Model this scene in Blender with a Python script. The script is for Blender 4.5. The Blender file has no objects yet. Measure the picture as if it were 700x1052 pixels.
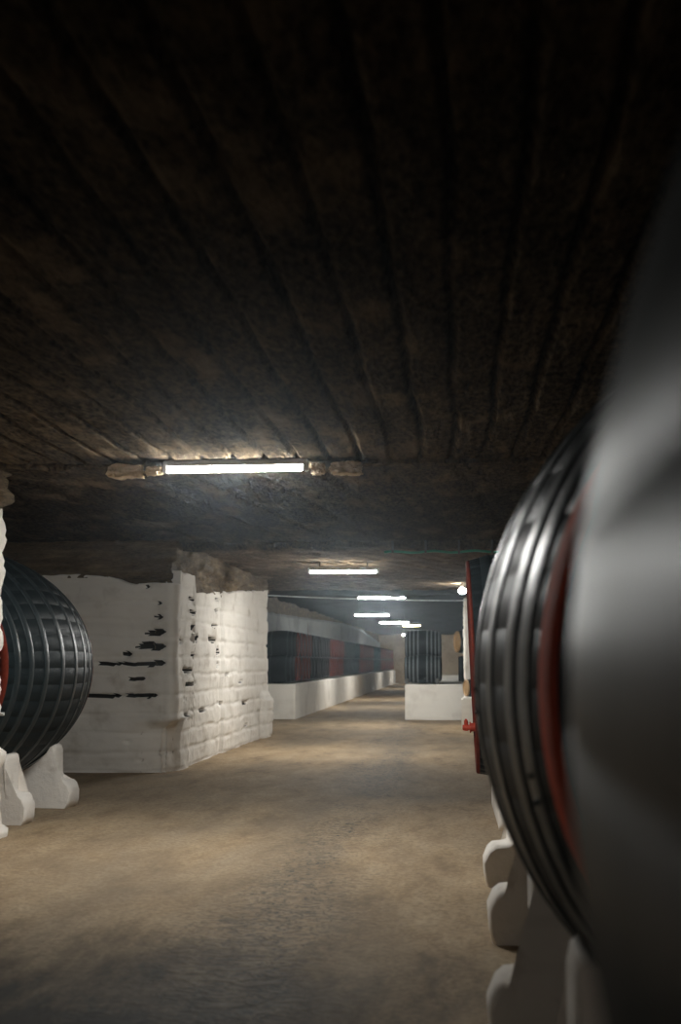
import bpy, bmesh, math, random
from math import sin, cos, pi, sqrt, radians as rad
from mathutils import Vector, Matrix, noise

random.seed(7)
S = bpy.context.scene
C = S.collection

# ------------------------------------------------------------------ camera
EYE = 1.55
cam_d = bpy.data.cameras.new('camera')
cam = bpy.data.objects.new('camera', cam_d); C.objects.link(cam)
cam_d.sensor_fit = 'HORIZONTAL'; cam_d.sensor_width = 24.0
cam_d.lens = 24.0 * 1300 / 700
cam_d.clip_start = 0.02; cam_d.clip_end = 300
cam.location = (0, 0, EYE)
YAW, PITCH = rad(5.15), rad(6.75)
cam.rotation_euler = (rad(90) + PITCH, 0, YAW)
cam_d.dof.use_dof = True
cam_d.dof.focus_distance = 15.0
cam_d.dof.aperture_fstop = 2.0
S.camera = cam

# ------------------------------------------------------------------ world, exposure
w = bpy.data.worlds.new('world'); S.world = w; w.use_nodes = True
w.node_tree.nodes['Background'].inputs[0].default_value = (0.02, 0.03, 0.035, 1)
w.node_tree.nodes['Background'].inputs[1].default_value = 0.3
S.view_settings.view_transform = 'Standard'; S.view_settings.look = 'None'
S.view_settings.exposure = -0.28; S.view_settings.gamma = 1.0
S.view_settings.use_curve_mapping = False
S.cycles.use_denoising = True
S.cycles.max_bounces = 8; S.cycles.diffuse_bounces = 5; S.cycles.glossy_bounces = 4
S.cycles.volume_bounces = 0
S.cycles.sample_clamp_indirect = 6.0
TUBE_POWER = 480.0
HAZE = 0.0012

def px(x, y, d):          # photograph position -> world point at distance d along the aisle
    return ((x - 467) / 1300 * d, d, EYE + (680 - y) / 1300 * d)

# ------------------------------------------------------------------ materials
def mat(name):
    m = bpy.data.materials.new(name); m.use_nodes = True
    nt = m.node_tree; b = nt.nodes['Principled BSDF']
    return m, nt, b

def N(nt, t, **kw):
    n = nt.nodes.new(t)
    for k, v in kw.items():
        if k in n.inputs: n.inputs[k].default_value = v
        else: setattr(n, k, v)
    return n

def ramp(nt, src, stops):
    r = nt.nodes.new('ShaderNodeValToRGB')
    e = r.color_ramp.elements
    e[0].position, e[0].color = stops[0][0], (*stops[0][1], 1)
    e[1].position, e[1].color = stops[-1][0], (*stops[-1][1], 1)
    for p, c in stops[1:-1]:
        k = e.new(p); k.color = (*c, 1)
    nt.links.new(src, r.inputs[0]); return r.outputs[0]

def coords(nt, scale=(1, 1, 1), rot=(0, 0, 0), kind='Object'):
    tc = nt.nodes.new('ShaderNodeTexCoord'); mp = nt.nodes.new('ShaderNodeMapping')
    mp.inputs['Scale'].default_value = scale; mp.inputs['Rotation'].default_value = rot
    nt.links.new(tc.outputs[kind], mp.inputs[0]); return mp.outputs[0]

def mixc(nt, f, a, b, mode='MIX'):
    m = nt.nodes.new('ShaderNodeMix'); m.data_type = 'RGBA'; m.blend_type = mode
    if isinstance(f, float): m.inputs[0].default_value = f
    else: nt.links.new(f, m.inputs[0])
    for i, v in ((6, a), (7, b)):
        if isinstance(v, tuple): m.inputs[i].default_value = (*v, 1)
        else: nt.links.new(v, m.inputs[i])
    return m.outputs[2]

def noise_tex(nt, vec, scale, detail=6, rough=.6, dist=0):
    n = N(nt, 'ShaderNodeTexNoise', Scale=scale, Detail=detail, Roughness=rough, Distortion=dist)
    nt.links.new(vec, n.inputs['Vector']); return n.outputs['Fac']

def bump(nt, b, h, strength, dist=.02):
    k = N(nt, 'ShaderNodeBump', Strength=strength, Distance=dist)
    nt.links.new(h, k.inputs['Height'])
    nt.links.new(k.outputs[0], b.inputs['Normal']); return k

def math_n(nt, op, a, b):
    m = nt.nodes.new('ShaderNodeMath'); m.operation = op
    for i, v in ((0, a), (1, b)):
        if isinstance(v, (int, float)): m.inputs[i].default_value = v
        else: nt.links.new(v, m.inputs[i])
    return m.outputs[0]

def make_rock(name, dark, mid, light, sc=1.2, stretch=(1, 1, 1), rough=.85, bs=.7, spec=.2):
    m, nt, b = mat(name)
    v = coords(nt, stretch)
    n1 = noise_tex(nt, v, sc, 8, .65); n2 = noise_tex(nt, v, sc * 9, 6, .6)
    col = ramp(nt, n1, [(.30, dark), (.52, mid), (.74, light)])
    col = mixc(nt, ramp(nt, n2, [(.35, (0, 0, 0)), (.7, (1, 1, 1))]), col, mixc(nt, .5, col, light), 'MIX')
    nt.links.new(col, b.inputs['Base Color'])
    b.inputs['Roughness'].default_value = rough; b.inputs['Specular IOR Level'].default_value = spec
    n3 = noise_tex(nt, coords(nt, (1, 1, 1)), 28, 5, .65)
    bump(nt, b, math_n(nt, 'ADD', math_n(nt, 'MULTIPLY', n3, .25), math_n(nt, 'ADD', math_n(nt, 'MULTIPLY', n1, .4), math_n(nt, 'MULTIPLY', n2, .5))), bs, .05)
    return m

M = {}
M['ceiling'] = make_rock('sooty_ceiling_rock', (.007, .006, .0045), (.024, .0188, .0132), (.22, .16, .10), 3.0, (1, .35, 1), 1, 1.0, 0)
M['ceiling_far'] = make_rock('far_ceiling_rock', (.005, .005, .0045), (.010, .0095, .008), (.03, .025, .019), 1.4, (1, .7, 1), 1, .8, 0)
M['ceiling_mid'] = make_rock('lamplit_tan_ceiling_rock', (.010, .008, .006), (.06, .046, .031), (.26, .19, .12), 2.4, (1, .7, 1), 1, .9, 0)  # tan rock lightened in the colour for lamp light on the middle stretch
M['rock'] = make_rock('bare_rock_wall', (.022, .017, .012), (.10, .072, .044), (.30, .215, .125), 1.6, (1, 1, 6), .85, .8)
M['fresh'] = make_rock('fresh_broken_stone', (.30, .20, .11), (.60, .44, .27), (.85, .70, .50), 7, (1, 1, 1), .85, .6)  # fresh pale stone, its colour raised to stand in for lamp light
M['hole'] = make_rock('dark_gap_in_masonry', (.010, .008, .007), (.022, .018, .014), (.05, .04, .03), 5, (1, 1, 1), .95, .5)

def make_white(name, tint=(.84, .79, .72), worn=(.60, .54, .46), sc=2.2):
    m, nt, b = mat(name)
    v = coords(nt)
    n1 = noise_tex(nt, v, sc, 8, .6); n2 = noise_tex(nt, v, 24, 5, .6)
    v2 = coords(nt, (.35, .35, 5)); n3 = noise_tex(nt, v2, 1.6, 4, .6)
    col = ramp(nt, n1, [(.28, worn), (.45, tint), (.8, tuple(min(1, c * 1.06) for c in tint))])
    col = mixc(nt, ramp(nt, n3, [(.30, (.25,) * 3), (.5, (0,) * 3)]), col, worn)
    nt.links.new(col, b.inputs['Base Color'])
    b.inputs['Roughness'].default_value = .955
    bump(nt, b, math_n(nt, 'ADD', math_n(nt, 'MULTIPLY', n1, .8), math_n(nt, 'MULTIPLY', n2, .25)), .5, .03)
    return m
M['white'] = make_white('whitewash_on_stone')
M['white_smooth'] = make_white('whitewash_on_plinth', (.82, .78, .71), (.62, .57, .51), 1.2)
M['white_dim'] = make_white('grey_whitewash', (.33, .34, .33), (.20, .21, .205), 1.0)  # darker, greyer whitewash for the wall behind the far row
M['white_saddle'] = make_white('whitewash_on_concrete', (.78, .73, .67), (.48, .42, .36), 3.0)

def make_floor():
    m, nt, b = mat('packed_sandy_floor')
    v = coords(nt); vs = coords(nt, (1, .35, 1))
    big = noise_tex(nt, vs, .45, 5, .6, .6); mid = noise_tex(nt, vs, 2.4, 10, .72); fine = noise_tex(nt, v, 30, 4, .6)
    col = ramp(nt, mid, [(.28, (.15, .10, .056)), (.46, (.35, .25, .145)), (.70, (.49, .375, .24))])
    col = mixc(nt, ramp(nt, big, [(.36, (.55,) * 3), (.56, (0,) * 3)]), col, (.15, .13, .105))
    col = mixc(nt, ramp(nt, fine, [(.38, (.55,) * 3), (.6, (0,) * 3)]), col, (.17, .12, .075))
    # damp trodden track along the middle of the aisle, with ripples pressed into it
    sep = nt.nodes.new('ShaderNodeSeparateXYZ'); nt.links.new(v, sep.inputs[0])
    off = math_n(nt, 'ADD', sep.outputs['X'], math_n(nt, 'MULTIPLY', math_n(nt, 'SUBTRACT', big, .5), 1.6))
    off = math_n(nt, 'ABSOLUTE', math_n(nt, 'ADD', off, 1.1), 0)
    track = ramp(nt, off, [(.15, (1,) * 3), (.75, (0,) * 3)])
    patch = ramp(nt, noise_tex(nt, vs, .9, 3, .5), [(.36, (.15,) * 3), (.50, (1,) * 3)])
    track = math_n(nt, 'MULTIPLY', track, patch)
    wv = coords(nt, (1.0, 1.5, 1)); rip = noise_tex(nt, wv, 7.5, 2, .5, 1.2)
    rl = ramp(nt, rip, [(.45, (0,) * 3), (.50, (1,) * 3), (.55, (0,) * 3)])
    dk = math_n(nt, 'MULTIPLY', track, math_n(nt, 'ADD', math_n(nt, 'MULTIPLY', rl, .8), .2))
    col = mixc(nt, dk, col, (.045, .043, .040))
    # near left floor darkened in the colour for the weak light there
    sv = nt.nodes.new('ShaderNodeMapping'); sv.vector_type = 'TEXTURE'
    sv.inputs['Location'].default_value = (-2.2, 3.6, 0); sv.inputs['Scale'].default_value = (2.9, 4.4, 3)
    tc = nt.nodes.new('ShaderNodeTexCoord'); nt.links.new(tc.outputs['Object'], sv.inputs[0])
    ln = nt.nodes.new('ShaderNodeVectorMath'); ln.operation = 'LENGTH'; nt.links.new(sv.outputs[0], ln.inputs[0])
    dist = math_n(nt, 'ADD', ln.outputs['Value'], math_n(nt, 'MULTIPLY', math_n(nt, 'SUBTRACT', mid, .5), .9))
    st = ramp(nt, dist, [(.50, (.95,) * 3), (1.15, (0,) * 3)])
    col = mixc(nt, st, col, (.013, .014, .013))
    nt.links.new(col, b.inputs['Base Color'])
    r = ramp(nt, track, [(0, (.80,) * 3), (1, (.74,) * 3)]); nt.links.new(r, b.inputs['Roughness'])
    b.inputs['Specular IOR Level'].default_value = .16
    h = math_n(nt, 'ADD', math_n(nt, 'MULTIPLY', mid, .6), math_n(nt, 'MULTIPLY', math_n(nt, 'MULTIPLY', rip, track), 1.2))
    h = math_n(nt, 'ADD', h, math_n(nt, 'MULTIPLY', fine, .12))
    bump(nt, b, h, .6, .05)
    return m
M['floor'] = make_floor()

def make_paint(name, base, var, rough=.38, metallic=0.0, grain=(1, 1, 1), spec=.5, bs=.25, sc=6):
    m, nt, b = mat(name)
    v = coords(nt, grain)
    n1 = noise_tex(nt, v, sc, 7, .65); n2 = noise_tex(nt, v, sc * 7, 4, .6)
    col = ramp(nt, n1, [(.3, base), (.7, var)])
    nt.links.new(col, b.inputs['Base Color'])
    b.inputs['Metallic'].default_value = metallic
    b.inputs['Specular IOR Level'].default_value = spec
    rr = ramp(nt, n1, [(.25, (rough - .07,) * 3), (.75, (rough + .12,) * 3)]); nt.links.new(rr, b.inputs['Roughness'])
    bump(nt, b, math_n(nt, 'ADD', n1, math_n(nt, 'MULTIPLY', n2, .4)), bs, .01)
    return m
M['stave'] = make_paint('slate_painted_oak', (.008, .012, .014), (.015, .021, .023), .48, 0, (6, 6, .6), .05)
M['stave_near'] = make_paint('smooth_slate_painted_oak', (.016, .018, .019), (.022, .025, .025), .46, 0, (1, 1, .4), .035, .03, 3)
M['hoop'] = make_paint('slate_painted_iron_hoop', (.014, .021, .024), (.026, .034, .037), .36, 0, (2, 2, 2), .2)
M['head'] = make_paint('black_painted_barrel_head', (.006, .007, .008), (.013, .014, .015), .7, 0, (1, 8, 1), .1)
M['red'] = make_paint('brick_red_paint', (.10, .014, .007), (.17, .026, .013), .7, 0, (3, 3, 3), .1)
M['red_lit'] = make_paint('lamplit_brick_red_paint', (.34, .045, .016), (.46, .07, .026), .75, 0, (3, 3, 3), .05)  # the same brick red with lamp light put into the colour
M['tap'] = make_paint('red_enamel', (.50, .045, .018), (.62, .07, .03), .35, 0, (3, 3, 3))
M['oak'] = make_paint('bare_oak', (.34, .20, .09), (.52, .34, .17), .6, 0, (1, 10, 1))
M['green'] = make_paint('green_plastic', (.01, .20, .12), (.02, .28, .17), .4, 0, (1, 1, 1))
M['cable'] = make_paint('pale_grey_plastic', (.45, .47, .46), (.55, .56, .54), .5, 0, (1, 1, 1))
M['fixture'] = make_paint('white_enamelled_steel', (.6, .6, .58), (.7, .7, .68), .4, 0, (1, 1, 1))
M['dark_wood'] = make_paint('dark_wedge_wood', (.05, .05, .048), (.10, .10, .09), .7, 0, (1, 1, 6))

def emis(name, col, st):
    m, nt, b = mat(name)
    b.inputs['Base Color'].default_value = (.8, .8, .8, 1)
    b.inputs['Emission Color'].default_value = (*col, 1); b.inputs['Emission Strength'].default_value = st
    return m
M['tube'] = emis('cool_white_lamp_light', (.97, .975, .94), TUBE_POWER)
M['tube_warm'] = emis('warm_lamp_light', (1.0, .72, .36), TUBE_POWER * .14)

M['tube_dim'] = emis('ageing_lamp_light', (1.0, .93, .84), TUBE_POWER * .35)

# ------------------------------------------------------------------ helpers
def link(name, bm, m, parent=None, smooth=False):
    me = bpy.data.meshes.new(name)
    bmesh.ops.recalc_face_normals(bm, faces=bm.faces)
    bm.to_mesh(me); bm.free()
    for x in (m if isinstance(m, (list, tuple)) else [m]): me.materials.append(x)
    if smooth: me.shade_smooth()
    o = bpy.data.objects.new(name, me); C.objects.link(o)
    if parent: o.parent = parent
    return o

def thing(name, label, cat, loc=(0, 0, 0), rot=(0, 0, 0), group=None):
    o = bpy.data.objects.new(name, None); C.objects.link(o)
    o.empty_display_size = .1
    o.location = loc; o.rotation_euler = rot; o['label'] = label; o['category'] = cat
    if group: o['group'] = group
    return o

def tag(o, label, cat, group=None):
    o['label'] = label; o['category'] = cat
    if group: o['group'] = group
    return o

def struct(o):
    o['kind'] = 'structure'; return o

def copy_tree(o, parent=None):
    c = o.copy(); C.objects.link(c)
    if parent: c.parent = parent
    for ch in list(o.children): copy_tree(ch, c)
    return c

def box(bm, x0, x1, y0, y1, z0, z1, bev=0):
    r = bmesh.ops.create_cube(bm, size=1)
    vs = r['verts']
    bmesh.ops.scale(bm, vec=(x1 - x0, y1 - y0, z1 - z0), verts=vs)
    bmesh.ops.translate(bm, vec=((x0 + x1) / 2, (y0 + y1) / 2, (z0 + z1) / 2), verts=vs)
    if bev:
        es = list({e for v in vs for e in v.link_edges})
        bmesh.ops.bevel(bm, geom=es, offset=bev, segments=2, affect='EDGES', clamp_overlap=True)

def tube(bm, pts, r, seg=10, cap=True):
    rings = []
    for i, p in enumerate(pts):
        p = Vector(p)
        a = Vector(pts[max(i - 1, 0)]); b = Vector(pts[min(i + 1, len(pts) - 1)])
        d = (b - a).normalized()
        up = Vector((0, 0, 1)) if abs(d.z) < .9 else Vector((1, 0, 0))
        s = d.cross(up).normalized(); t = s.cross(d)
        rr = r[i] if isinstance(r, (list, tuple)) else r
        rings.append([bm.verts.new(p + rr * (cos(2 * pi * k / seg) * s + sin(2 * pi * k / seg) * t)) for k in range(seg)])
    for a, b in zip(rings, rings[1:]):
        for k in range(seg):
            bm.faces.new((a[k], a[(k + 1) % seg], b[(k + 1) % seg], b[k]))
    if cap:
        bm.faces.new(rings[0]); bm.faces.new(rings[-1])

def grid(bm, fn, nu, nv, mfn=None, wrap=False):
    vs = [[bm.verts.new(fn(i, j)) for j in range(nv + 1)] for i in range(nu + (0 if wrap else 1))]
    n = len(vs)
    for i in range(nu):
        for j in range(nv):
            f = bm.faces.new((vs[i][j], vs[(i + 1) % n][j], vs[(i + 1) % n][j + 1], vs[i][j + 1]))
            f.smooth = True
            if mfn: f.material_index = mfn(i, j)
    return vs

def nz(x, y, z=0): return noise.noise(Vector((x, y, z)))
def fr(x, y, z=0, o=4): return noise.fractal(Vector((x, y, z)), 1.0, 2.0, o)

# ------------------------------------------------------------------ the setting
X0, X1 = -10.0, 4.6
def floor_mesh():
    bm = bmesh.new()
    ys = [-8 + .12 * i for i in range(190)] + [14.8 + .35 * i for i in range(75)] + [41 + 1.0 * i for i in range(56)]
    xs = [X0 + .12 * i for i in range(int((X1 - X0) / .12) + 2)]
    grid(bm, lambda i, j: (xs[i], ys[j], .012 * fr(xs[i] * .9, ys[j] * .6) - .012), len(xs) - 1, len(ys) - 1)
    return bm
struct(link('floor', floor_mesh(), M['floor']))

def ceiling(name, x0, x1, y0, y1, z, dx, dy, spacing, ang, depth, m, lump=.012, wob=.05, gw=.028, seed=0):
    bm = bmesh.new()
    nx, ny = int((x1 - x0) / dx), int((y1 - y0) / dy)
    ca, sa = cos(ang), sin(ang)
    def f(i, j):
        x = x0 + (x1 - x0) * i / nx; y = y0 + (y1 - y0) * j / ny
        u = x * ca - y * sa + wob * nz(x * .6 + seed, y * .5)
        k = u / spacing; near = abs(k - round(k)) * spacing
        cell = math.floor(k + .5)
        g = max(0, 1 - near / gw) * (0.65 + .5 * nz(cell * 3.7, y * .8, seed))
        h = lump * fr(x * 1.1 + seed, y * .8) + .012 * fr(x * 5, y * 3, seed)
        step = .010 * nz(math.floor(k) * 5.31 + .5, math.floor(y / 1.7) * 3.3 + .5, seed)
        return (x, y, z + h + step + depth * max(0, g))
    grid(bm, f, nx, ny)
    return struct(link(name, bm, m))
CE = 3.25
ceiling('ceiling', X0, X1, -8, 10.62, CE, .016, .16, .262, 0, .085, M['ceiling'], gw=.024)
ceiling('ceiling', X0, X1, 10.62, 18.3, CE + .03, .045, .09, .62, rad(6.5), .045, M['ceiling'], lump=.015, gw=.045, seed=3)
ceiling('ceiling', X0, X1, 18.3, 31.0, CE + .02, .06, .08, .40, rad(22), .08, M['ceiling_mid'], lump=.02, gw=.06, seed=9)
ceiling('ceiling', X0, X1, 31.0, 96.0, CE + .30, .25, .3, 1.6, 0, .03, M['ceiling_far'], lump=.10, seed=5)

# broken seam across the ceiling where the lamp hangs, and two rough lintels further on
def lintel(y, wdt, drop, m, x0=X0, x1=X1, seed=0, z=CE, jag=.5):
    bm = bmesh.new()
    nx = int((x1 - x0) / .05)
    prof = [(-.5, .10), (-.42, -.5), (-.2, -.95), (.15, -1), (.42, -.55), (.5, .10)]
    def f(i, j):
        x = x0 + (x1 - x0) * i / nx
        py, pz = prof[j]
        s = max(.12, 1 + jag * 1.6 * fr(x * 1.4 + seed, j * .6, seed))
        return (x, y + wdt * py + .05 * fr(x * 2 + seed, j * 3.1), z + (drop * pz * s if pz < 0 else .12) )
    grid(bm, f, nx, len(prof) - 1)
    return struct(link('trim_1', bm, m))
lintel(10.66, .16, .035, M['ceiling'], seed=2, jag=1.0)
lintel(18.35, .35, .06, M['ceiling'], seed=5, jag=.6)
lintel(31.0, .5, .10, M['ceiling_far'], seed=8, jag=.5)
bm = bmesh.new(); box(bm, X0, X1, 30.9, 31.1, CE + .02, CE + .6)
struct(link('trim_2', bm, M['ceiling_far']))

def plane_wall(name, p0, p1, z0, z1, m, step=.25, amp=.06, seed=0):
    bm = bmesh.new()
    p0, p1 = Vector(p0), Vector(p1); L = (p1 - p0).length
    n = Vector((-(p1 - p0).y, (p1 - p0).x)).normalized()
    nu, nv = max(2, int(L / step)), max(2, int((z1 - z0) / step))
    def f(i, j):
        q = p0 + (p1 - p0) * i / nu; z = z0 + (z1 - z0) * j / nv
        d = amp * fr(q.x * .7 + q.y * .9 + seed, z * 1.5, seed)
        return (q.x + n.x * d, q.y + n.y * d, z)
    grid(bm, f, nu, nv)
    return struct(link(name, bm, m))
plane_wall('wall_left', (X0 + .1, -8), (X0 + .1, 34), -.1, 3.6, M['rock'])
plane_wall('wall_right', (3.6, -8), (3.6, 31), -.1, 3.6, M['rock'], seed=4)
plane_wall('wall_right', (2.6, 31), (2.6, 96), -.1, 3.7, M['rock'], seed=6)
plane_wall('wall_back', (X0, -7.8), (X1, -7.8), -.1, 3.6, M['rock'], seed=7)

# whitewashed masonry coat: follows a path of corners, courses and gaps as relief
def masonry(name, path, ztop, m, course=.27, block=.62, step=.045, zstep=.03, off=0, holes=(), bulge=None, joint=.034, lump=.022, seed=0, r=.07, z0=-.02, parent=None, holed=.14):
    # densify the path, round its corners
    P = [Vector(p) for p in path]
    pts = []
    for i, p in enumerate(P):
        if 0 < i < len(P) - 1:
            a = (P[i - 1] - p).normalized(); b = (P[i + 1] - p).normalized()
            for k in range(5):
                t = k / 4; q = p + a * r * (1 - t) ** 2 + b * r * t ** 2
                pts.append(q)
        else: pts.append(p)
    line = []
    for a, b in zip(pts, pts[1:]):
        n = max(1, int((b - a).length / step))
        for k in range(n): line.append(a + (b - a) * k / n)
    line.append(pts[-1])
    us = [0]
    for a, b in zip(line, line[1:]): us.append(us[-1] + (b - a).length)
    nrm = []
    for i in range(len(line)):
        d = (line[min(i + 1, len(line) - 1)] - line[max(i - 1, 0)]).normalized()
        nrm.append(Vector((d.y, -d.x)))
    ZM = max(ztop(u, q) for u, q in zip(us, line)); nv = int((ZM - z0) / zstep)
    def hole(u, q, z):
        for hx, hy, hz, hw, hh in holes:
            du = sqrt((q.x - hx) ** 2 + (q.y - hy) ** 2) / hw
            dz = abs(z - hz + .03 * nz(u * 3, hz * 7)) / (hh * (1 + .9 * nz(u * 9, hz * 5)))
            if du < 1 and dz < 1 - .5 * du: return 1
        return 0
    hs = {}
    def f(i, j):
        u, q = us[i], line[i]
        zt = ztop(u, q) + .02 * nz(u * 5, 2.2) + .03 * nz(u * 1.5, 7)
        z = z0 + (zt - z0) * j / nv
        row = math.floor(z / course + .06 * nz(u * .8, z)); zz = z / course - row + .12 * nz(u * 1.6, row)
        jz = min(zz % 1, 1 - zz % 1) * course
        uu = u / block + (row % 2) * .5; ju = min(uu % 1, 1 - uu % 1) * block
        k = max(0, 1 - jz / .032) * (.75 + nz(u * 2, row * 3, seed) * 1.3)
        k = max(k, max(0, 1 - ju / .022) * (.3 + nz(row * 4.4, u, seed)))
        d = off + lump * fr(u * 1.2 + seed, z * 1.4) + .010 * fr(u * 6, z * 6, seed) - joint * max(0, k)
        d += .022 * nz(math.floor(uu) * 3.1, row * 5.7, seed)
        if bulge: d += bulge(u, q, z)
        if hole(u, q, z): d -= holed; hs[(i, j)] = 1
        n = nrm[i]
        return (q.x + n.x * d, q.y + n.y * d, z)
    bm = bmesh.new()
    vs = grid(bm, f, len(line) - 1, nv)
    # turn the top edge back to the rock behind
    top = [v[-1] for v in vs]
    back = [bm.verts.new((q.x - n.x * .12, q.y - n.y * .12, v.co.z + .01)) for q, n, v in zip(line, nrm, top)]
    for i in range(len(top) - 1): bm.faces.new((top[i], top[i + 1], back[i + 1], back[i]))
    idx = 0
    nrow = nv
    bm.faces.ensure_lookup_table()
    for i in range(len(line) - 1):
        for j in range(nv):
            c = sum(1 for a in (i, i + 1) for b in (j, j + 1) if (a, b) in hs)
            if c >= 2: bm.faces[idx].material_index = 1
            idx += 1
    return link(name, bm, [m, M['hole']], parent)

def rock_block(name, x0, x1, y0, y1, z1=3.3, seed=0, inset=.06):
    # rough rock core of a pillar, layered in beds
    bm = bmesh.new()
    path = [Vector(p) for p in ((x0, y0), (x1, y0), (x1, y1), (x0, y1))]
    line = []
    for a, b in zip(path, path[1:]):
        n = int((b - a).length / .045)
        line += [a + (b - a) * k / n for k in range(n)]
    line.append(path[-1])
    c = Vector(((x0 + x1) / 2, (y0 + y1) / 2))
    nv = 110
    def f(i, j):
        q = line[i]; z = -.05 + (z1 + .05) * j / nv
        bed = math.floor(z / .13 + .3 * nz(q.x, q.y)); blk = math.floor((q.x + q.y) / .55 + bed * .5)
        d = (-.40 if z < .85 else -.24 if z < (2.75 if q.y < y0 + .01 else 2.55) else -.02) + .055 * nz(bed * 7.3 + .5, blk * 3.1 + .4, seed) + .02 * fr(q.x * 3 + q.y * 3, z * 4, seed)
        if z > 2.98: d += .07
        zb = (z / .13 + .3 * nz(q.x, q.y)) % 1
        if min(zb, 1 - zb) < .14: d -= .03
        ub = ((q.x + q.y) / .55 + bed * .5) % 1
        if min(ub, 1 - ub) < .06: d -= .03
        nx = 1 if abs(q.x - x1) < 1e-4 else 0; ny = -1 if abs(q.y - y0) < 1e-4 else (1 if abs(q.y - y1) < 1e-4 else 0)
        return (q.x + nx * d, q.y + ny * d, z)
    grid(bm, f, len(line) - 1, nv)
    return struct(link(name, bm, M['rock']))

# the long block between the side vault and the barrel row
PX, PY0, PY1 = -4.03, 17.85, 26.9
rock_block('wall_left', -9.9, PX, PY0, PY1, seed=3)
def ztop_big(u, q):
    if q.y < PY0 + .12:                                   # face towards the near vault
        x = q.x
        if x > -4.55: return 2.66
        if x > -5.0: return 2.80 - (x + 5.0) * .35
        return 2.79
    y = q.y
    if y < 19.3: return 2.86
    return 2.60 + (y - 19.3) * .062
def bulge_big(u, q, z):
    d = 0
    near = math.exp(-((q.x - PX) ** 2 + (q.y - PY0) ** 2) / .35 ** 2)
    if z > .72: d += .07 * near
    else: d += (.07 - .22 * min(1, (.72 - z) / .12)) * near * 1.0
    if q.x > PX - .05 and q.y < 19.4 and z > .72: d += .03
    if q.x > PX - .05 and PY0 + .5 < q.y < 19.0 and z < .75: d += .05
    if q.y > 26.0 and z < .95: d += .12 * min(1, (.95 - z) / .2)
    if q.x > PX - .05 and 21.5 < q.y < 21.8: d -= .05
    return d
def LF(x, y, w, h):  # a gap on the near face
    p = px(x, y, PY0); return (p[0], PY0, p[2], w, h)
def RF(x, y, w, h):  # a gap on the aisle face
    d = -PX * 1300 / (467 - x); return (PX, d, EYE + (680 - y) / 1300 * d, w, h)
big_holes = [LF(152, 664, .20, .055), LF(157, 650, .15, .04), LF(155, 682, .14, .025), LF(130, 682.5, .5, .012), LF(128, 714.5, .44, .022),
             LF(105, 714, .3, .012), LF(142, 698, .22, .014), LF(160, 620, .03, .03), LF(126, 672, .05, .05), LF(147, 603, .05, .012), LF(130, 763, .05, .012), LF(142, 779, .05, .012),
             LF(160, 634, .03, .035), LF(100, 714.5, .4, .018),
             RF(181, 659, .22, .035), RF(196, 655, .30, .075), RF(215, 656, .35, .04), RF(194, 645, .22, .045), RF(218, 643, .2, .025), RF(189, 689, .3, .045),
             RF(192, 703, .45, .022), RF(193, 629, .35, .018), RF(192, 615, .2, .02), RF(219, 629, .2, .02), RF(219, 615, .2, .018), RF(206, 729, .25, .022), RF(187, 718, .2, .015),
             RF(194, 674, .2, .018), RF(222, 684, .10, .05), RF(187, 734, .2, .018), RF(224, 722, .3, .015), RF(250, 721, .3, .02), RF(251, 745, .3, .02), RF(232, 692, .2, .02), RF(246, 700, .3, .015), RF(221, 670, .1, .08)]
wm = masonry('whitewash', [(-9.9, PY0), (PX, PY0), (PX + .05, PY1), (-9.9, PY1)], ztop_big, M['white'], holes=big_holes, bulge=bulge_big, seed=1)
struct(wm); wm.name = 'wall_left_whitewash'

# near block whose far corner shows at the picture's left edge
rock_block('wall_left', -9.9, -4.14, 1.5, 11.28, seed=8)
def bulge_near(u, q, z):
    d = 0
    if q.y > 10.6:
        d += .04 * (abs(math.sin(z * 9.5 + 1)) - .4) + .05 * nz(z * 3.1, 4)
        if z < .75: d += .05
        if z < .1: d += .06
    return d
wm = masonry('wall_left_whitewash', [(-9.9, 1.5), (-4.13, 1.5), (-4.13, 11.30), (-9.9, 11.30)], lambda u, q: 2.95, M['white'], bulge=bulge_near, seed=4, step=.06, zstep=.04, joint=.03)
struct(wm)

# wall behind the far barrel row, its whitewash stopping under the dark vault
plane_wall('wall_left', (-5.62, 34.3), (-5.62, 96), -.1, 3.7, M['rock'], seed=11)
plane_wall('wall_left', (-5.62, 34.3), (X0, 34.3), -.1, 3.7, M['rock'], seed=12)
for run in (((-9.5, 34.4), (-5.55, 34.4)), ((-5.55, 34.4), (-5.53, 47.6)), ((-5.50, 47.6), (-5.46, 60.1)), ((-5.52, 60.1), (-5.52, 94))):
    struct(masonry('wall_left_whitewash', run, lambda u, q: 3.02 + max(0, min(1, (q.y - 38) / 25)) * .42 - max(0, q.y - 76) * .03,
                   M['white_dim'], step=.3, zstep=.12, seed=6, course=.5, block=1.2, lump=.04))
# plinth under the row
def plinth(name, x0, x1, y0, y1, z, seed):
    bm = bmesh.new(); box(bm, x0, x1, y0, y1, -.05, z)
    bmesh.ops.subdivide_edges(bm, edges=[e for e in bm.edges if abs(e.verts[0].co.y - e.verts[1].co.y) > 1], cuts=60, use_grid_fill=True)
    bmesh.ops.subdivide_edges(bm, edges=[e for e in bm.edges if abs(e.verts[0].co.x - e.verts[1].co.x) > .5], cuts=10, use_grid_fill=True)
    for v in bm.verts:
        k = fr(v.co.x * 1.3, v.co.y * .8, v.co.z * 2 + seed)
        if v.co.z > z - .01: v.co.z += .008 * k
        v.co.x += .012 * k; v.co.y += .012 * k
    es = [e for e in bm.edges if e.is_boundary is False and e.calc_face_angle(0) > .9]
    bmesh.ops.bevel(bm, geom=es, offset=.02, segments=2, affect='EDGES')
    return struct(link(name, bm, M['white_smooth']))
PZ = .94
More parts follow.
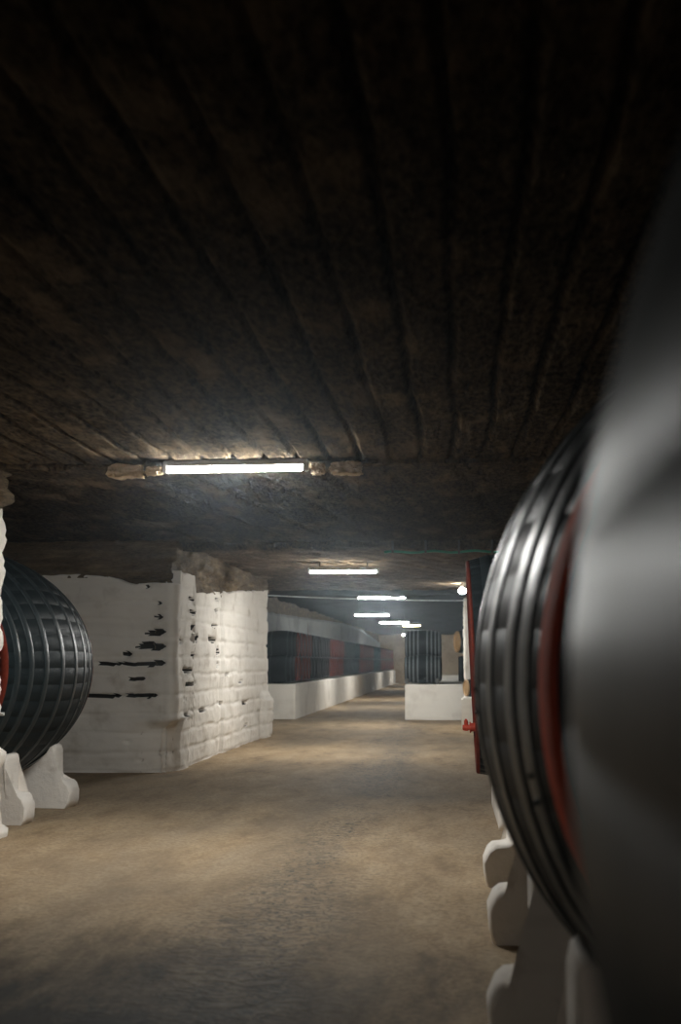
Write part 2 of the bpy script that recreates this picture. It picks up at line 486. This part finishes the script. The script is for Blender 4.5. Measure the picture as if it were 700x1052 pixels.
plinth('wall_left_ledge', -5.3, -4.38, 34.75, 93.5, PZ, 1)
plinth('wall_right_ledge', -1.37, 2.5, 34.75, 62, PZ, 2)
# far end wall
plane_wall('wall_far', (-6, 94), (3, 94), -.1, 3.7, make_rock('ochre_end_wall', (.30, .22, .14), (.48, .38, .26), (.60, .50, .36), .8, (1, 1, 1), .9, .3), seed=15, amp=.03)
# white wall end on the right of the passage
wm = masonry('wall_right_whitewash', [(.22, 33.6), (.22, 31.0), (3.5, 31.0)][::1], lambda u, q: 3.08, M['white'], seed=9, step=.08, zstep=.05)
struct(wm)
bm = bmesh.new(); box(bm, .26, 3.6, 31.05, 33.6, -.05, 3.3)
struct(link('wall_right', bm, M['rock']))

# ------------------------------------------------------------------ barrels
def barrel_parts(root, R, Rh, L, staves, hoops, hw, detail=True, mhead=None, mrim=None, mst=None, mhoop=None, rimw=.07, bands=(.03, .03), mface=None):
    """Axis along local Y, centre at origin. hoops: positions 0..1 along the length."""
    def rad_at(y): return Rh + (R - Rh) * (1 - (2 * y / L) ** 2)
    mst = mst or M['stave']
    bm = bmesh.new()
    ny = 28 if detail else 10
    if detail:
        angs = []
        for k in range(staves):
            a = 2 * pi * k / staves; w = 2 * pi / staves
            angs += [(a, -.004), (a + w * .03, 0), (a + w * .5, .0006), (a + w * .955, 0)]
    else:
        angs = [(2 * pi * k / staves, 0) for k in range(staves)]
    def f(i, j):
        a, dr = angs[i]; y = -L / 2 + L * j / ny
        r = rad_at(y) + dr * (R / 1.26)
        return (r * cos(a), y, r * sin(a))
    grid(bm, f, len(angs), ny, wrap=True)
    link('staves', bm, mst, root)
    # end rims: flat chime edge and the inner bevel down to the head
    seg = 96 if detail else 24
    cd = .09 * R / 1.26
    for s, bd in zip((-1, 1), bands):
        bm = bmesh.new()
        prof = [(rad_at(L / 2 - bd) - .002, s * (L / 2 - bd)), (rad_at(L / 2 - bd) + .004, s * (L / 2 - bd)), (Rh + .004, s * (L / 2 - .004)), (Rh - .006, s * (L / 2 + .004)), (Rh - rimw * .8, s * (L / 2 + .004)), (Rh - rimw, s * (L / 2 - .01)), (Rh - rimw * 1.1, s * (L / 2 - cd))]
        grid(bm, lambda i, j: (prof[j][0] * cos(2 * pi * i / seg), prof[j][1], prof[j][0] * sin(2 * pi * i / seg)), seg, len(prof) - 1, wrap=True)
        link('rim', bm, [mrim or M['red'], mface or mrim or M['red']], root)
        if mface:
            for p in root.children:
                if p.name.startswith('rim'):
                    for f in p.data.polygons:
                        if max(sqrt(p.data.vertices[v].co.x ** 2 + p.data.vertices[v].co.z ** 2) for v in f.vertices) < Rh + .0035: f.material_index = 1
        bm = bmesh.new()
        rr = Rh - rimw * 1.08
        npl = 11 if detail else 5
        y = s * (L / 2 - cd)
        for p in range(npl):          # head boards, upright, with slight gaps
            a0 = -rr + 2 * rr * p / npl + (.004 if detail else 0); a1 = -rr + 2 * rr * (p + 1) / npl - (.004 if detail else 0)
            up, dn = [], []
            for q in range(7):
                x = a0 + (a1 - a0) * q / 6; h = sqrt(max(0, rr * rr - x * x))
                up.append((x, h)); dn.append((x, -h))
            pts = up + dn[::-1]
            vs = [bm.verts.new((x, y, z)) for x, z in pts]
            vb = [bm.verts.new((x, y - s * .03 * R, z)) for x, z in pts]
            n = len(pts)
            bm.faces.new(vs)
            for k in range(n): bm.faces.new((vs[k], vs[(k + 1) % n], vb[(k + 1) % n], vb[k]))
            bm.faces.new(vb)
        bmesh.ops.remove_doubles(bm, verts=bm.verts, dist=1e-6)
        link('head', bm, mhead or M['head'], root)
    for t in hoops:
        y0 = -L / 2 + t * L; th = .0045 * R / 1.26 + .002
        bm = bmesh.new()
        a, b = y0 - hw / 2, y0 + hw / 2
        prof = [(rad_at(a) - .004, a), (rad_at(a) + th * .7, a), (rad_at(a) + th, a + hw * .06), (rad_at(y0) + th * 1.05, y0), (rad_at(b) + th, b - hw * .06), (rad_at(b) + th * .7, b), (rad_at(b) - .004, b)]
        grid(bm, lambda i, j: (prof[j][0] * cos(2 * pi * i / seg), prof[j][1], prof[j][0] * sin(2 * pi * i / seg)), seg, len(prof) - 1, wrap=True)
        if detail:                    # riveted lap of the hoop
            a0 = random.uniform(0, 2 * pi)
            for k in (-1, 1):
                aa = a0 + k * .03
                p = Vector((cos(aa), 0, sin(aa))) * (rad_at(y0) + th) + Vector((0, y0, 0))
                bmesh.ops.create_icosphere(bm, subdivisions=1, radius=.012, matrix=Matrix.Translation(p))
        link('hoop', bm, mhoop or M['hoop'], root)
    return rad_at

BR, BH, BL = 1.26, 1.092, 2.85
HOOPS = (.065, .155, .27, .42, .58, .73, .845, .935)
def make_tun(label, loc, rz, group, hoops=HOOPS, mst=None, bands=(.03, .03), mrim=None):
    name = 'wine_barrel'
    t = thing(name, label, 'barrel', loc, (0, 0, rz), group)
    barrel_parts(t, BR, BH, BL, 46, hoops, .10, mst=mst, bands=bands, mrim=mrim, mface=M['head'] if mrim else None)
    return t

AX = 1.33; AZ = 1.48
grp = 'giant barrels lying along the right of the aisle'
tun = make_tun('closest giant dark barrel, huge smooth curved flank filling the right edge of the photo', (AX + .015, .72, AZ), 0, grp, (.05, .16, .30, .945), M['stave_near'])
t2 = make_tun('x', (AX, 4.55, AZ), 0, grp, (.095,) + HOOPS[1:], bands=(.12, .03), mrim=M['red_lit'])
t2['label'] = 'giant hooped dark barrel with a red end rim, next beyond the blurred closest one'
tq = make_tun('x', (0, 0, AZ), 0, grp)
t3 = tq; t3.location = (AX + .08, 8.38, AZ)
t3['label'] = 'giant dark barrel on the two white saddles hidden behind the red-rimmed hooped barrel'
# crosswise tun facing the aisle
t4 = copy_tree(t3); t4.location = (.135 + BL / 2 + .03, 13.35, 1.56); t4.rotation_euler = (rad(2.2), 0, rad(-90))
t4['label'] = 'giant dark barrel turned crosswise, red-edged head with a red tap facing the aisle'
# tap on its head (local -Y end)
def tap(parent, x, z):
    bm = bmesh.new(); y = -BL / 2
    tube(bm, [(x, y + .10, z), (x, y - .03, z)], .045, 12)
    tube(bm, [(x, y - .03, z), (x, y - .045, z)], .06, 12)
    tube(bm, [(x, y - .045, z), (x, y - .12, z)], .03, 12)
    tube(bm, [(x, y - .08, z - .035), (x, y - .08, z + .075)], .022, 10)
    tp = link('tap', bm, M['tap'], parent)
    bm = bmesh.new(); tube(bm, [(x - .05, y - .08, z + .08), (x + .05, y - .08, z + .08)], .014, 8)
    link('tap_handle', bm, M['tap'], tp)
    tp['label'] = 'red enamelled tap'
tap(t4, -.62, -.66)

# left tun in the side vault
tl = copy_tree(t3); tl.location = (-5.26, 12.98, AZ + .01)
tl['label'] = 'giant dark barrel standing in the vault before the white wall on the left'
tl['group'] = 'giant barrels standing in side vaults'
bm = bmesh.new(); yq = -BL / 2
tube(bm, [(1.02, yq + .06, -.42), (1.02, yq - .05, -.42)], .016, 8)
tube(bm, [(1.02, yq - .05, -.42), (1.10, yq - .05, -.42)], .016, 8)
pg = link('peg', bm, M['fixture'], tl); pg['label'] = 'small pale peg at the rim'

# ------------------------------------------------------------------ saddles
def saddle_mesh(r, zc, th, seed, half=1.18, up=None):
    """Profile in local XZ, thickness along Y, base at z=0; r, zc: the barrel circle it carries."""
    up = half - .17
    zt = zc - sqrt(r * r - (up - .03) ** 2)
    rr = [(half - .02, 0), (half, .06), (half + .012, .17), (half - .02, .245), (half - .055, .275), (up + .03, .285), (up + .006, .295), (up, .33), (up - .005, zt - .06), (up - .015, zt - .015), (up - .04, zt + .002)]
    arc = []
    a1 = math.asin((up - .05) / r)
    for k in range(13):
        a = a1 * (1 - k / 12); arc.append((r * sin(a), zc - r * cos(a)))
    prof = rr + arc
    prof = prof + [(-x, z) for x, z in prof[::-1][1:]]
    bm = bmesh.new()
    nl = 8
    rings = []
    for j in range(nl + 1):
        t = j / nl; y = -th / 2 + th * t
        e = .02 if j in (0, nl) else (.004 if j in (1, nl - 1) else 0)
        ring = []
        for i, (x, z) in enumerate(prof):
            xx = x - math.copysign(e, x) if abs(x) > up - .1 else x
            zz = z - (e if z > .05 and z < zc else 0)
            yy = y
            carry = 11 <= i <= len(prof) - 12
            if not carry:
                k = .018 * fr(xx * 3 + seed, y * 4, zz * 3 + seed); xx += k; yy += .6 * k
                if z < .02: zz = -.02
            else: zz -= .004
            ring.append(bm.verts.new((xx, yy, zz)))
        rings.append(ring)
    n = len(prof)
    for a, b in zip(rings, rings[1:]):
        for k in range(n):
            f = bm.faces.new((a[k], a[(k + 1) % n], b[(k + 1) % n], b[k])); f.smooth = True
    # ends: strips down to the base, so the concave outline fills cleanly
    for ring, sgn in ((rings[0], -1), (rings[-1], 1)):
        h = len(ring) // 2
        for k in range(h):
            a, b = ring[k], ring[k + 1]; c, d = ring[-1 - k - 1], ring[-1 - k]
            if a is b or b is c: continue
        f = bm.faces.new(ring)
        bmesh.ops.triangulate(bm, faces=[f])
    return bm
def rad_tun(y): return BH + (BR - BH) * (1 - (2 * y / BL) ** 2)
def saddle(label, loc, rz, off, zc, seed, th=.34, group='white saddles carrying the giant barrels', half=1.2):
    bm = saddle_mesh(max(rad_tun(off - th / 2), rad_tun(off + th / 2)) + .004, zc, th, seed, half)
    o = link('barrel_saddle', bm, M['white_saddle'])
    o.location = loc; o.rotation_euler = (0, 0, rz)
    return tag(o, label, 'barrel support', group)
SO = .88
saddle('closest white stepped saddle at the bottom edge, under the red-rimmed barrel', (AX, 4.55 + .92, 0), 0, .92, AZ, 1, .36)
saddle('white stepped saddle in the shade under the near end of the hooped red-rimmed barrel', (AX, 4.55 - .92, 0), 0, .92, AZ, 2, .36)
saddle('white stepped saddle with a shadow beside its foot, second from the front', (AX + .05, 8.38 - SO, 0), 0, SO, AZ, 3)
saddle('white saddle showing only its rounded foot, behind the second one on the right', (AX + .06, 8.38 + SO, 0), 0, SO, AZ, 4)
saddle('white saddle under the far end of the closest giant barrel', (AX, .75 + SO, 0), 0, SO, AZ, 5)
saddle('white saddle under the near end of the closest giant barrel', (AX, .75 - SO, 0), 0, SO, AZ, 6)
tx = t4.location.x
for k, (o_, lab) in enumerate(((-1.05, 'slanting white saddle below the red tap, carrying the crosswise barrel'), (1.0, 'white saddle under the wall end of the crosswise barrel'))):
    saddle(lab, (tx + o_, 13.35, 0), rad(-90), o_, 1.56 - .038 * o_, 7 + k, .30)
th8 = 0
for k, (o_, lab) in enumerate(((-.72, 'near white saddle under the left barrel, its stepped foot beside the pillar edge'), (.72, 'far white saddle under the left barrel, its foot nearest the white wall'))):
    saddle(lab, (tl.location.x - sin(th8) * o_, tl.location.y + cos(th8) * o_, 0), th8, o_, AZ + .01, 10 + k, .36, 'white saddles under the left barrel', half=1.12)

# ------------------------------------------------------------------ small barrels of the far rows
SR, SH, SL, SP = .395, .335, .98, .815
G = 'dark barrels in two tiers along the left wall'
def small_barrel(label, rim, hoops, hw, mhoop=None, group=G):
    t = thing('wine_barrel', label, 'barrel', (0, 0, 0), (0, 0, rad(90)), group)
    barrel_parts(t, SR, SH, SL, 24, hoops, hw, detail=False, rimw=.020, bands=(.012, .012), mrim=rim, mhoop=mhoop)
    return t
red_b = small_barrel('nearest dark barrel of the lower tier, left of the far aisle', M['red'], (.05, .15, .27, .73, .85, .95), .04)
dark_b = small_barrel('', M['head'], (.05, .15, .27, .73, .85, .95), .04)
XR = -4.90
rise = sqrt((2 * SR + .004) ** 2 - (SP / 2) ** 2)
nrow = int((92.5 - 35.25) / SP)
reds = set(list(range(0, 5)) + list(range(12, 19)) + list(range(29, 42)) + list(range(50, 90)))
used = set()
for tier in (0, 1):
    T = ('lower', 'upper')[tier]
    for k in range(nrow - tier):
        y = 35.22 + SP * (k + .5 * tier)
        src = red_b if k in reds else dark_b
        o = copy_tree(src) if src.name in used else src
        used.add(src.name)
        o.location = (XR + random.uniform(-.015, .015), y, PZ + SR + .016 + tier * rise)
        if k == 0: lab = 'nearest dark barrel of the %s tier, left of the far aisle' % T
        elif k < 5: lab = '%s red-rimmed barrel of the %s tier, counted from the near end of the row' % (('second', 'third', 'fourth', 'fifth')[k - 1], T)
        elif k < 12: lab = 'all-dark barrel between the first two red-rimmed runs, %s tier' % T
        elif k < 19: lab = 'red-rimmed barrel of the second red run, %s tier by the white wall' % T
        elif k < 29: lab = 'all-dark barrel beyond the second red-rimmed run, %s tier' % T
        elif k < 42: lab = 'red-rimmed barrel of the third red run, %s tier by the white wall' % T
        elif k < 50: lab = 'all-dark barrel beyond the third red-rimmed run, %s tier' % T
        else: lab = 'red-rimmed barrel at the far end of the %s tier by the white wall' % T
        o['label'] = lab
        if k > 0: o['group'] = '%s-tier barrels by the left wall, %s' % (T, 'nearest red run' if k < 5 else 'first dark run' if k < 12 else 'second red run' if k < 19 else 'second dark run' if k < 29 else 'third red run' if k < 42 else 'third dark run' if k < 50 else 'far end')

# right-hand stack
G2 = 'dark barrels stacked on the white block at the passage'
M['pale_hoop'] = make_paint('dusty_iron_hoop', (.07, .085, .09), (.12, .135, .14), .55, 0, (2, 2, 2))
stack_b = small_barrel('', M['hoop'], (.04, .14, .25, .37, .63, .75, .86, .96), .045, M['pale_hoop'], G2)
for tier in (0, 1):
    for k in range(5 - tier):
        o = stack_b if tier == k == 0 else copy_tree(stack_b)
        o.location = (-.90, 35.25 + SP * (k + .5 * tier), PZ + SR + .016 + tier * rise)
        if k == 0: o['label'] = ('dark hooped barrel resting on the low white block in the middle of the passage', 'faint upper barrel stacked on the one on the white block')[tier]
        else: o['label'] = 'dark barrel hidden behind the front pair on the white block, %s tier' % ('lower', 'upper')[tier]
small = dark_b
for x, side in ((-1.33, 'left'), (-.50, 'right')):
    bm = bmesh.new(); box(bm, x - .05, x + .05, 34.86, 35.0, PZ + .006, PZ + .16, .015)
    tag(link('wooden_wedge', bm, M['dark_wood']), '%s small wooden wedge chocking the barrel on the white block' % side, 'wedge', 'wedges on the white block')
# dark barrel and kegs with bare wooden heads at the right of the passage
o = copy_tree(small); o.location = (.58, 35.3, PZ + SR + .016); o.rotation_euler = (0, 0, rad(90)); o['group'] = G2
o['label'] = 'black barrel in the dark behind the white wall end'
def keg(label, loc, rz, R, L):
    t = thing('oak_keg', label, 'keg', loc, (0, 0, rz), 'kegs with bare oak heads')
    barrel_parts(t, R, R * .86, L, 20, (.06, .2, .8, .94), .03, detail=False, rimw=.03, mhead=M['oak'], mrim=M['oak'])
    return t
k1 = keg('upper bare-headed oak keg at the right of the dark stack', (.42, 34.95, PZ + 2 * SR + .016 + .335 + .01), rad(-72), .33, .8)
k2 = keg('small round oak keg head beside the red tap barrel, before the white wall end', (.50, 30.45, .71 + .225), rad(-70), .22, .56)
bm = bmesh.new(); box(bm, .14, 1.3, 30.05, 30.88, -.03, .705, .03)
tag(link('stone_block', bm, M['white_smooth']), 'low white block at the foot of the wall end, carrying a small keg', 'block')

# ------------------------------------------------------------------ lamps, pipes, stones
def lamp(label, x, y, z, L=1.2, rz=0, m=None, hang=0, R=.042):
    t = thing('fluorescent_lamp', label, 'lamp', (x, y, z), (0, rad(0), rz), 'fluorescent lamps on the ceiling')
    bm = bmesh.new(); box(bm, -L / 2, L / 2, -.058, .058, .022, .045, .006); box(bm, -L / 2, L / 2, -.04, .04, .045, .075, .006)
    link('housing', bm, M['fixture'], t)
    bm = bmesh.new(); seg = 12
    xs = [-L / 2 + .02, -L / 2 + .04, L / 2 - .04, L / 2 - .02]; rs = [.6, 1, 1, .6]
    rings = [[bm.verts.new((xx, cos(pi + pi * k / seg) * R * q, .018 + sin(pi + pi * k / seg) * R * q)) for k in range(seg + 1)] for xx, q in zip(xs, rs)]
    for a, b in zip(rings, rings[1:]):
        for k in range(seg): bm.faces.new((a[k], a[k + 1], b[k + 1], b[k]))
        bm.faces.new((a[0], b[0], b[-1], a[-1]))
    bm.faces.new(rings[0]); bm.faces.new(rings[-1])
    link('diffuser', bm, m or M['tube'], t)
    for s in (-1, 1):
        bm = bmesh.new(); box(bm, s * L / 2 - .02, s * L / 2 + .02, -.05, .05, -.028, .075, .008)
        link('end_cap', bm, M['fixture'], t)
    hang = hang or .12
    if hang:
        for s in (-1, 1):
            bm = bmesh.new(); tube(bm, [(s * L * .35, 0, .07), (s * L * .35, 0, .07 + hang)], .008, 6)
            link('hanger', bm, M['dark_wood'], t)
    return t
lamp('brightest and nearest strip lamp, glowing on the sooty ceiling', -1.84, 10.5, CE - .075, 1.2, rad(-1))
lamp('second strip lamp down the aisle, above the white block corner', -1.93, 22.0, CE - .14, 1.2)
lamp('third strip lamp, just above the thin pale cable', -1.80, 31.4, CE - .12, 1.2, 0, None, .30)
lamp('fourth strip lamp, beyond the cable and set to the left', -2.87, 44, CE - .10, 1.2, 0, None, .30)
lamp('fifth strip lamp, over the barrel row', -2.52, 53, CE - .08, 1.2, 0, None, .30)
lamp('sixth strip lamp, short and warm yellow', -1.95, 57.5, CE - .08, .8, 0, M['tube_warm'], .30)
lamp('added hidden strip lamp brightening the end wall, behind the barrel stack', -2.0, 88, CE - .15, 1.2, 0, None, .38)  # added unseen lamp that brightens the end wall
lamp('farthest strip lamp, tiny above the right stack', -2.70, 74, CE - .15, .9, rad(30), None, .38)
lamp('dim strip lamp towards the rear wall of the cellar', -1.9, -5.5, CE - .075, 1.2, 0, M['tube_dim'])
# lamp seen end-on by the crosswise barrel
t = thing('bulkhead_lamp', 'small bright lamp on the ceiling beside the crosswise barrel', 'lamp', (.17, 28.3, CE - .14), (0, rad(30), rad(20)))
bm = bmesh.new(); box(bm, -.06, .06, -.1, .1, -.04, .05, .02); link('diffuser', bm, M['tube'], t)
bm = bmesh.new(); box(bm, -.07, .07, -.11, .11, .05, .20, .01); link('housing', bm, M['fixture'], t)

def stone(label, loc, size, seed):
    bm = bmesh.new(); bmesh.ops.create_icosphere(bm, subdivisions=4, radius=1)
    for v in bm.verts:
        p = v.co.copy()
        q = Vector([max(-.72, min(.72, c)) for c in p])
        k = 1 + .32 * fr(p.x * 2 + seed, p.y * 2, p.z * 2) + .12 * fr(p.x * 7, p.y * 7 + seed, p.z * 7)
        v.co = Vector((q.x * size[0] * k, q.y * size[1] * k, q.z * size[2] * k))
    o = link('broken_stone', bm, M['fresh']); o.location = loc
    return tag(o, label, 'stone', 'broken stones around the nearest lamp')
stone('pale broken stone at the left end of the brightest lamp', (-2.80, 10.50, CE - .085), (.20, .10, .07), 3)
stone('small pale stone touching the left end of the brightest lamp', (-2.545, 10.50, CE - .085), (.09, .07, .05), 5)
stone('pale broken stone at the right end of the brightest lamp', (-.90, 10.50, CE - .085), (.16, .10, .07), 11)
stone('small pointed pale stone touching the right end of the brightest lamp', (-1.135, 10.50, CE - .085), (.07, .07, .06), 13)

bm = bmesh.new()
pts = [(-1.0 + 1.9 * k / 16, 18.12 + .02 * sin(k), CE - .135 + .012 * sin(k * 1.3)) for k in range(17)]
tube(bm, pts, .018, 8)
gp = tag(link('green_pipe', bm, M['green']), 'thin green pipe running across the ceiling to the crosswise barrel', 'pipe')
for k in (1, 5, 9, 13):
    p = pts[k]; bm = bmesh.new(); box(bm, p[0] - .015, p[0] + .015, p[1] - .028, p[1] + .028, p[2] - .024, CE + .03, .004)
    link('clip', bm, M['dark_wood'], gp)
bm = bmesh.new()
A, B = Vector((-3.99, 26.8, 2.96)), Vector((.26, 31.0, 3.03))
pts = [A.lerp(B, k / 20) - Vector((0, 0, .03 * (1 - ((k - 10) / 10) ** 2))) for k in range(21)]
tube(bm, pts, .014, 6)
tag(link('overhead_cable', bm, M['cable']), 'thin pale cable stretched across the passage under the ceiling', 'cable')

# ------------------------------------------------------------------ haze in the cellar air
if HAZE:
    bm = bmesh.new(); box(bm, X0 - .5, X1 + .5, -9, 97, -.3, 4.2)
    m = bpy.data.materials.new('damp_cellar_air'); m.use_nodes = True; nt = m.node_tree
    nt.nodes.remove(nt.nodes['Principled BSDF'])
    vsn = nt.nodes.new('ShaderNodeVolumeScatter'); vsn.inputs['Density'].default_value = HAZE; vsn.inputs['Anisotropy'].default_value = .9
    vsn.inputs['Color'].default_value = (.80, .92, 1, 1)
    nt.links.new(vsn.outputs[0], nt.nodes['Material Output'].inputs['Volume'])
    o = link('haze', bm, m); o['kind'] = 'stuff'; tag(o, 'thin damp haze filling the cellar air around the lamps', 'haze')
